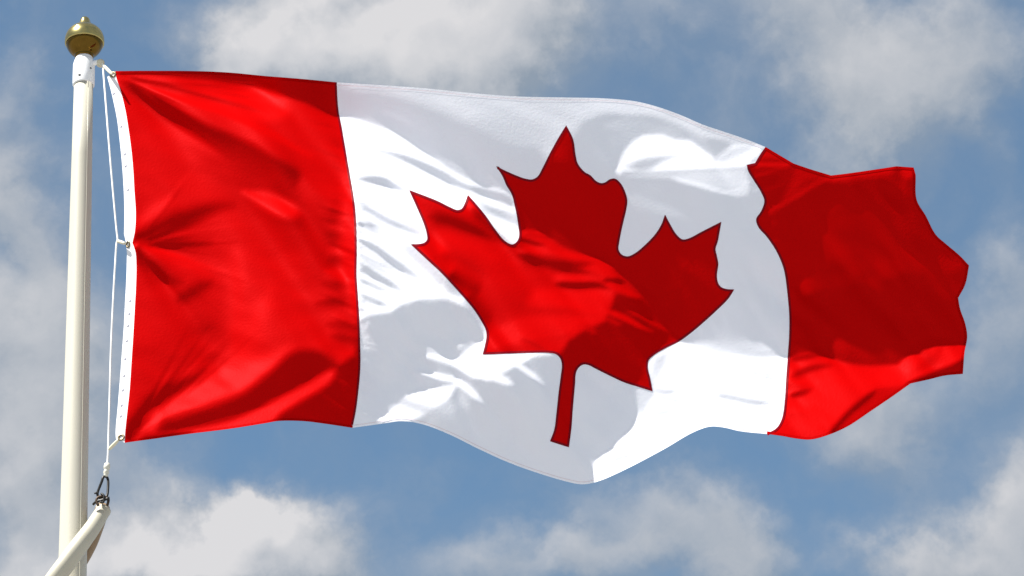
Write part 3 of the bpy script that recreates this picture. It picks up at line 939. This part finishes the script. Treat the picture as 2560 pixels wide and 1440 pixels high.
def lap_T(l, m_):
    r = np.zeros_like(l)
    r[2:, :] += l[1:-1, :]; r[1:-1, :] -= 2 * l[1:-1, :]; r[:-2, :] += l[1:-1, :]
    r[:, 2:] += m_[:, 1:-1]; r[:, 1:-1] -= 2 * m_[:, 1:-1]; r[:, :-2] += m_[:, 1:-1]
    return r


HM = GH * PXM
W_IN = np.where(FLAG_MASK, 1.0, 0.02)
PIN = np.zeros((ny, nx))
_hd = seg_dist(HOIST, VX, VY)
PIN[_hd < 12] = 3.0
LAM_T, LAM_B, ELL = 0.03, 1.0, 0.0016
ln = math.hypot(Lr, Lu)
ar, au = Lr / ln, Lu / ln


def solve(S, r, iters):
    """Least squares: slope toward the sun = S, quiet across it, smooth, held at the hoist."""
    kb = LAM_B * (ELL / HM ** 2) ** 2

    def A(x):
        p, q = cell_grad(x, HM)
        u = (ar * p + au * q) * W_IN
        v = (-au * p + ar * q) * (LAM_T * (W_IN * .0 + 1.0))
        g = cell_grad_T(ar * u - au * v, au * u + ar * v, HM)
        return g + kb * lap_T(*lap(x)) + PIN * x
    u = S * W_IN
    b = cell_grad_T(ar * u, au * u, HM)
    res = b - A(r)
    d = res.copy(); rs = (res * res).sum()
    for _ in range(iters):
        Ad = A(d)
        al = rs / ((d * Ad).sum() + 1e-30)
        r = r + al * d; res = res - al * Ad
        rn = (res * res).sum()
        d = res + rn / rs * d; rs = rn
    return r


def surf_normals(r):
    T = T0 + r
    P = CAM + T[..., None] * (FWD + ((VX - 1280) / FPX)[..., None] * RGT - ((VY - 720) / FPX)[..., None] * UPV)
    a, b, c, d = P[:-1, :-1], P[:-1, 1:], P[1:, :-1], P[1:, 1:]
    n = np.cross(b - a + d - c, a - c + b - d)       # right x up points back at the camera
    return P, n / np.linalg.norm(n, axis=2, keepdims=True)


bt_p, bt_q = cell_grad(T0, HM)
N_ = np.sqrt(1 + bt_p ** 2 + bt_q ** 2)
S = (B * N_ - (Lr * bt_p + Lu * bt_q - Lf)) / ln
R_ = np.zeros((ny, nx))
for k in range(5):
    R_ = solve(S, R_, 900 if k == 0 else 260)
    P_, nrm = surf_normals(R_)
    act = nrm @ SUN
    tp, tq = cell_grad(T0 + R_, HM)
    NN = np.sqrt(1 + tp ** 2 + tq ** 2)
    S = S + np.clip((B - act) * np.minimum(NN, 2.0) / ln, -.5, .5) * .7
print('DRAPE relief %.2f..%.2f m  err %.3f' % (R_[:-1, :-1][FLAG_MASK].min(), R_[:-1, :-1][FLAG_MASK].max(), np.abs(B - act)[FLAG_MASK].mean()))


# normals at the grid points, and bilinear look-ups
nv = np.zeros((ny, nx, 3))
nv[:-1, :-1] += nrm; nv[:-1, 1:] += nrm; nv[1:, :-1] += nrm; nv[1:, 1:] += nrm
nv /= np.linalg.norm(nv, axis=2, keepdims=True)


def look(A_, X, Y):
    fx = np.clip((np.asarray(X, float) - GX0) / GH, 0, nx - 1.001); fy = np.clip((np.asarray(Y, float) - GY0) / GH, 0, ny - 1.001)
    ix = fx.astype(int); iy = fy.astype(int)
    tx = fx - ix; ty = fy - iy
    if A_.ndim == 3: tx = tx[..., None]; ty = ty[..., None]
    return (A_[iy, ix] * (1 - tx) + A_[iy, ix + 1] * tx) * (1 - ty) + (A_[iy + 1, ix] * (1 - tx) + A_[iy + 1, ix + 1] * tx) * ty


def cloth_points(X, Y, lift=0.0):
    X = np.asarray(X, float); Y = np.asarray(Y, float)
    T = base_t(X, Y) + FLAG_DT + look(R_, X, Y)
    P = CAM + T[:, None] * (FWD + ((X - 1280) / FPX)[:, None] * RGT - ((Y - 720) / FPX)[:, None] * UPV)
    n = look(nv, X, Y)
    n /= np.linalg.norm(n, axis=1, keepdims=True)
    return P + n * lift, n


# ------------------------------------------------------------------ flagpole
def flagpole():
    root = empty('flagpole', (POLE_X, POLE_Y, 0))
    tag(root, 'tall cream flagpole with white top sleeve and brass ball finial', 'flagpole')
    zt = pole_z(214)
    r_at = lambda z: .0312 + (.0428 - .0312) * (7.90 - z) / (7.90 - 6.19) * (1.0 if z > 5 else 1.0)
    prof = [(r_at(0), 0.0)] + [(r_at(z), z) for z in np.linspace(.5, zt + .05, 24)]
    bm = bmesh.new(); lathe(bm, prof, (POLE_X, POLE_Y, 0), 64)
    link('shaft', bm, M_POLE, root)
    # the raised rib running up the shaft (a thin bright line with a shaded flank in the photo)
    bm = bmesh.new()
    ang = math.radians(-52)
    cs = (math.cos(ang), math.sin(ang))
    pts = [(POLE_X + (r_at(z) + .0002) * cs[0], POLE_Y + (r_at(z) + .0002) * cs[1], z) for z in np.linspace(.6, zt + .01, 30)]
    tube(bm, pts, .0010, 8)
    link('halyard_rib', bm, M_POLE, root)
    # foot
    bm = bmesh.new(); lathe(bm, [(.19, 0), (.19, .02), (.17, .04), (.13, .07), (.105, .12), (.1, .16)], (POLE_X, POLE_Y, 0.0), 48)
    link('base_flange', bm, M_POLE, root)
    # sleeve at the top
    z0, z1 = pole_z(214), pole_z(143)
    rs = 27.5 * 11.42 / FPX
    bm = bmesh.new()
    h = z1 - z0
    lathe(bm, [(rs * .97, 0), (rs, .003), (rs * 1.0, h * .35), (rs * .99, h * .70), (rs * .93, h * .80), (rs * .90, h * .84), (rs * .84, h * .86), (rs * .80, h * .93), (rs * .74, h)], (POLE_X, POLE_Y, z0), 64)
    sl = link('top_sleeve', bm, M_SLEEVE, root)
    for an, zz, rr in ((-105, z0 + .02, .0042), (-45, z0 + .05, .003)):
        bm = bmesh.new()
        a = math.radians(an)
        o = Vector((POLE_X + rs * math.cos(a), POLE_Y + rs * math.sin(a), zz))
        lathe(bm, [(rr, -.002), (rr, .0012), (rr * .6, .0018)], o, 12, axis=(math.cos(a), math.sin(a), 0))
        link("screw", bm, M_DARK, sl)
    # brass finial
    zc = pole_z(103)
    rb = 49.5 * 11.5 / FPX
    bm = bmesh.new()
    prof = [(rb * .93, -rb * .185), (rb * .955, -rb * .192), (rb * .975, -rb * .175)]
    for k in range(34):
        a = math.radians(-8.5 + k * 2.6)
        prof.append((rb * math.cos(a), rb * math.sin(a) * .97))
        if k == 11: prof += [(rb * math.cos(a) * .992, rb * math.sin(a) * .97 + .0010), (rb * math.cos(a) * .975, rb * math.sin(a) * .97 + .0026)]
        if prof[-1][1] > rb * .86: break
    link('finial_shell', (lathe(bm, prof, (POLE_X, POLE_Y, zc), 64, close_bot=False), bm)[1], M_BRASS, root)
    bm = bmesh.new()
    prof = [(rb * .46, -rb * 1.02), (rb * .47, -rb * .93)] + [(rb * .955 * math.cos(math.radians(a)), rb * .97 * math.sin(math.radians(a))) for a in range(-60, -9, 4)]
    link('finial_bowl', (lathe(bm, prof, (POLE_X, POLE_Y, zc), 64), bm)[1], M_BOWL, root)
    bm = bmesh.new()
    lathe(bm, [(rb * .44, rb * .80), (rb * .40, rb * .90), (rb * .33, rb * 1.02), (rb * .28, rb * 1.14), (rb * .25, rb * 1.26), (rb * .21, rb * 1.36), (rb * .14, rb * 1.43), (rb * .06, rb * 1.46), (rb * .01, rb * 1.465)], (POLE_X, POLE_Y, zc), 40)
    link('finial_tip', bm, M_BRASS, root)
    # pulley for the halyard
    pv = at(247, 157, -.015)
    bm = bmesh.new()
    ax = Vector((POLE_X, POLE_Y, pv.z))
    tube(bm, smooth_pts([ax + Vector((.025, -.01, -.002)), pv + Vector((-.006, 0, .002)), pv], 4), .0085, 12)
    link('pulley_arm', bm, M_SLEEVE, root)
    bm = bmesh.new()
    nrm_ = Vector((.3, -.95, 0)).normalized()
    lathe(bm, [(.004, -.007), (.0125, -.007), (.0125, -.003), (.009, 0), (.0125, .003), (.0125, .007), (.004, .007)], at(251, 158, -.015), 24, axis=nrm_)
    link('pulley_wheel', bm, M_TOGGLE, root)


flagpole()

# ------------------------------------------------------------------ flag


def flag():
    root = empty('flag', at(289, 640))
    tag(root, 'red and white flag with a red maple leaf flying from the pole', 'flag')
    loops = [POLY_LR, POLY_W, POLY_RR, POLY_H, LEAF]
    verts = []; index = {}; edges = []

    def vid(p):
        k = (round(p[0], 2), round(p[1], 2))
        if k not in index:
            index[k] = len(verts); verts.append(Vector(k))
        return index[k]
    for lp in loops:
        ids = [vid(p) for p in lp]
        for a, b in zip(ids, ids[1:] + ids[:1]):
            if a != b: edges.append((a, b))
    # interior points on a slightly staggered lattice, none too near an outline
    step = 4.6
    xs = np.arange(262, 2430, step); ys = np.arange(172, 1216, step)
    X, Y = np.meshgrid(xs, ys)
    X = X + (np.arange(len(ys)) % 2)[:, None] * step / 2
    X = X.ravel(); Y = Y.ravel()
    ok = np.zeros(len(X), bool)
    for lp in (POLY_LR, POLY_W, POLY_RR, POLY_H): ok |= inside(lp, X, Y)
    X, Y = X[ok], Y[ok]
    dm = np.full(len(X), 1e9)
    for lp in loops: dm = np.minimum(dm, seg_dist(lp, X, Y, True))
    X, Y = X[dm > 2.2], Y[dm > 2.2]
    for x, y in zip(X, Y): verts.append(Vector((float(x), float(y))))
    co, ed, fc, *_ = delaunay_2d_cdt(verts, edges, [], 0, 1e-5)
    V = np.array([(v.x, v.y) for v in co]); Fc = np.array([f for f in fc if len(f) == 3])
    cen = V[Fc].mean(axis=1)
    inL = inside(LEAF, cen[:, 0], cen[:, 1])
    sel = {'head': inside(POLY_H, cen[:, 0], cen[:, 1]), 'lr': inside(POLY_LR, cen[:, 0], cen[:, 1]),
           'w': inside(POLY_W, cen[:, 0], cen[:, 1]) & ~inL, 'rr': inside(POLY_RR, cen[:, 0], cen[:, 1]), 'leaf': inL}
    P, nn = cloth_points(V[:, 0], V[:, 1])

    def piece(key, name, mat, parent):
        F = Fc[sel[key]]
        used = np.unique(F)
        mp = np.full(len(V), -1); mp[used] = np.arange(len(used))
        F = mp[F]
        # face the camera
        p = P[used]
        fn = np.cross(p[F[:, 1]] - p[F[:, 0]], p[F[:, 2]] - p[F[:, 0]])
        flip = (fn * (CAM - p[F[:, 0]])).sum(axis=1) < 0
        F[flip] = F[flip][:, ::-1]
        me = bpy.data.meshes.new(name)
        me.from_pydata(p.tolist(), [], F.tolist())
        o = link(name, me, mat, parent)
        me.normals_split_custom_set_from_vertices(nn[used].tolist())
        return o
    left = piece('lr', 'red_band', M_RED, root)
    white = piece('w', 'white_panel', M_WHITE, root)
    right = piece('rr', 'red_band', M_RED, root)
    head = piece('head', 'heading_tape', M_HEAD, root)
    leaf = piece('leaf', 'maple_leaf', M_RED, white)
    leaf.matrix_parent_inverse = (Matrix.Translation(root.location)).inverted()
    for o in (leaf,):
        o.parent = white
        o.matrix_parent_inverse = Matrix.Identity(4)
    tag(left, 'red band beside the pole'); tag(right, 'red band at the free end, folded at its top')

    LEAF_SIDE = 1 if inside(LEAF, np.array([LEAF[40][0] - (LEAF[41][1] - LEAF[39][1]) * .2]), np.array([LEAF[40][1] + (LEAF[41][0] - LEAF[39][0]) * .2]))[0] else -1

    def strip(name, line, width, mat, parent, lift=.0009, closed=False, shift=0.0, jit=0.0):
        """A sewn strip lying on the cloth along a line; shift moves it to one side, in pixels."""
        Pn = np.array(line, float)
        if closed: tang = np.roll(Pn, -1, 0) - np.roll(Pn, 1, 0)
        else: tang = np.gradient(Pn, axis=0)
        tang /= np.linalg.norm(tang, axis=1, keepdims=True) + 1e-9
        no = np.stack([-tang[:, 1], tang[:, 0]], 1)
        a = Pn + no * (shift - width / 2); b = Pn + no * (shift + width / 2)
        pa, na = cloth_points(a[:, 0], a[:, 1], lift); pb, nb_ = cloth_points(b[:, 0], b[:, 1], lift)
        n = len(Pn)
        vs = np.concatenate([pa, pb]).tolist()
        fs = []
        for i in range(n if closed else n - 1):
            j = (i + 1) % n
            q = (i, j, j + n, i + n)
            fs.append(q)
        me = bpy.data.meshes.new(name)
        me.from_pydata(vs, [], fs)
        p0 = np.array(vs)
        q = np.array(fs)
        fn = np.cross(p0[q[:, 1]] - p0[q[:, 0]], p0[q[:, 2]] - p0[q[:, 0]])
        if ((fn * (CAM - p0[q[:, 0]])).sum(axis=1) < 0).mean() > .5: me.flip_normals()
        o = link(name, me, mat, parent)
        if parent is not root: o.matrix_parent_inverse = Matrix.Identity(4)
        return o
    strip('seam', SEAM1, 5.2, M_REDSEAM, left, shift=2.5)
    strip('seam', SEAM2[:], 5.6, M_REDSEAM, right, shift=-2.6)
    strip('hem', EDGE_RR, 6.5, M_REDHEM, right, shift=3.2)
    strip('seam', LEAF, 5.6, M_REDSEAM, leaf, closed=True, shift=LEAF_SIDE * 2.3)
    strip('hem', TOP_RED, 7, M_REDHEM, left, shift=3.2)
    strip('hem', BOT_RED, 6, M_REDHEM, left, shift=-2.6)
    strip('hem', TOP_WHITE, 1.6, M_HEM, white, shift=6)
    strip('hem', BOT_WHITE, 1.6, M_HEM, white, shift=-6)
    # small pale lavender marks along the heading tape
    for y, xx in ((234, 284), (316, 303), (385, 312), (415, 314), (474, 320), (752, 325), (784, 323), (814, 320), (852, 317), (897, 313), (939, 310), (975, 307), (1013, 304), (1040, 302)):
        bm = bmesh.new()
        a, _ = cloth_points([xx - 2.5], [y + 2.5], .0008); b, _ = cloth_points([xx + 2.5], [y - 2.5], .0008)
        tube(bm, [a[0], (a[0] + b[0]) / 2, b[0]], [.0012, .0024, .0012], 8)
        st = link('tape_mark', bm, M_MARK, head); st.matrix_parent_inverse = Matrix.Identity(4)
    # grommets
    for gx_, gy_ in ((283, 187), (321, 611), (303, 1094)):
        bm = bmesh.new()
        c, n = cloth_points([gx_], [gy_], .001)
        c = Vector(c[0]); n = Vector(n[0])
        e1 = n.orthogonal().normalized(); e2 = n.cross(e1)
        tube(bm, [c + (e1 * math.cos(a) + e2 * math.sin(a)) * .0085 for a in np.linspace(0, 2 * math.pi, 20)[:-1]], .0032, 8, closed=True)
        g = link('grommet', bm, M_GROM, head); g.matrix_parent_inverse = Matrix.Identity(4)


flag()

# ------------------------------------------------------------------ halyard and fittings


def rope_mesh(pts, rad):
    bm = bmesh.new()
    tube(bm, pts, rad, 10)
    return bm


def hat(px, py, dt=0.0):
    return at(px, py, dt + FLAG_DT)


def halyard():
    HB = .022      # the rope runs just behind the plane of the heading
    o = link('halyard', rope_mesh(smooth_pts([hat(253, 160, .095), hat(257, 166, .088), hat(262, 225, .06), hat(271, 340, .02), hat(281, 460, HB), hat(291, 570, HB), hat(294, 598, HB),
                                              hat(291, 612, HB), hat(288, 660, HB), hat(284, 730, HB), hat(278, 860, HB), hat(274, 1000, HB), hat(270.5, 1118, HB), hat(270, 1135, HB), hat(268.5, 1160, HB)], 6), .0030), M_ROPE)
    tag(o, 'thin white halyard rope hanging between pole and flag', 'rope')
    for name, lab, p0, p1, gr in (
            ('snap_toggle', 'beige toggle tying the top corner of the flag to the halyard', (259, 164), (281, 186), (283, 187)),
            ('snap_toggle', 'beige toggle tying the middle of the heading tape to the halyard', (293, 602), (313, 609), (321, 611)),
            ('snap_toggle', 'beige toggle tying the bottom corner of the flag to the halyard', (272, 1124), (298, 1098), (303, 1094))):
        a, b, g = hat(*p0, .085 if p0[1] < 300 else HB), hat(*p1, -.002), hat(*gr, -.004)
        bm = bmesh.new()
        d = (b - a)
        tube(bm, [a, a + d * .12, a + d * .5, a + d * .85, b], [.003, .0052, .0058, .005, .003], 12)
        tag(link(name, bm, M_TOGGLE), lab, 'toggle', 'toggles tying the flag to the halyard')
        r = bpy.context.scene.objects[-1]
    # swivel
    a, b = hat(268.5, 1158, -.008 + .03), hat(264, 1192, -.008 + .03)
    d = b - a
    bm = bmesh.new()
    tube(bm, [a, a + d * .06, a + d * .25, a + d * .42, a + d * .46, a + d * .52, a + d * .72, a + d * .78, a + d * .9, b],
         [.005, .0085, .0100, .0094, .0070, .0072, .0092, .0062, .0072, .005], 16)
    tag(link('swivel', bm, M_SWIVEL), 'white swivel at the lower end of the halyard above the carabiner', 'swivel')
    # carabiner
    root = empty('carabiner', hat(262, 1196, -.008 + .03))
    tag(root, 'dark steel carabiner hanging below the white swivel', 'carabiner')
    bm = bmesh.new()
    body = [(263, 1191), (268, 1194), (270.5, 1204), (270, 1222), (268, 1238), (262, 1246), (252, 1246), (245, 1240), (244, 1232), (248, 1220), (254, 1205), (257, 1196), (259, 1192)]
    pl = [hat(x, y, -.008 + .03 + .004 * math.sin(i)) for i, (x, y) in enumerate(body)]
    tube(bm, smooth_pts(pl + [pl[0]], 4)[:-1], .0040, 10, closed=True)
    link('body', bm, M_DARK, root)
    bm = bmesh.new()
    tube(bm, [hat(243, 1236, -.012 + .03), hat(240, 1232, -.014 + .03), hat(236, 1234, -.014 + .03)], .003, 8)
    link('gate_latch', bm, M_DARK, root)
    # shackle on the sling's end
    root = empty('shackle', hat(255, 1252, -.012 + .03))
    tag(root, 'rusty steel shackle joining the carabiner to the cream sling', 'shackle')
    bm = bmesh.new()
    sh = [(246, 1264), (241, 1252), (245, 1244), (254, 1241), (264, 1243), (271, 1250), (268, 1264)]
    tube(bm, smooth_pts([hat(x, y, -.016 + .03) for x, y in sh], 4), .0042, 10)
    link('bow', bm, M_RUST, root)
    bm = bmesh.new()
    tube(bm, [hat(232, 1262, -.012 + .03), hat(240, 1254, -.014 + .03), hat(268, 1247, -.02 + .03), hat(274, 1246, -.02 + .03)], [.0035, .0045, .0045, .006], 10)
    link('pin', bm, M_DARK, root)
    bm = bmesh.new()
    tube(bm, smooth_pts([hat(253, 1234, -.02 + .03), hat(260, 1240, -.024 + .03), hat(258, 1256, -.022 + .03), hat(250, 1254, -.02 + .03)], 4), .0035, 8)
    link('ring', bm, M_DARK, root)


halyard()


def sling():
    """The cream weighted sling looped round the pole, tipped steeply so that its high end hangs from the shackle."""
    root = empty('sling', (POLE_X, POLE_Y, pole_z(1400)))
    tag(root, 'cream tubular weighted sling looped around the flagpole under the carabiner', 'sling')
    hi = at(258, 1277, -.05)
    front = [hi, at(232, 1318, -.075), at(205, 1355, -.092), at(172, 1400, -.095), at(138, 1446, -.085), at(100, 1500, -.05), at(80, 1535, 0.0)]
    back = [at(80, 1535, 0.0), at(95, 1525, .07), at(140, 1480, .10), at(190, 1420, .095), at(222, 1365, .075), at(240, 1320, .045), at(252, 1284, -.005), at(257, 1270, -.03)]
    bm = bmesh.new()
    fp = smooth_pts(front, 8)
    rads = []
    for i, p in enumerate(fp):
        s = i / (len(fp) - 1)
        rads.append(.0225 + .006 * min(1, s * 2.2))
    tube(bm, [fp[0] + (fp[0] - fp[1]).normalized() * .006] + fp, [.019] + rads, 24)
    link('tube_front', bm, M_SLING, root)
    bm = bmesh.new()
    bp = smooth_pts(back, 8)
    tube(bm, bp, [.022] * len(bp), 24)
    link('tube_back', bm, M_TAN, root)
    bm = bmesh.new()
    e = (fp[0] - fp[2]).normalized()
    lathe(bm, [(.0225, -.004), (.0235, 0), (.0225, .006), (.019, .009), (.012, .010)], fp[0], 24, axis=e)
    link('end_cap', bm, M_SLING, root)


sling()
print('SCENE objects', len(SC.objects))
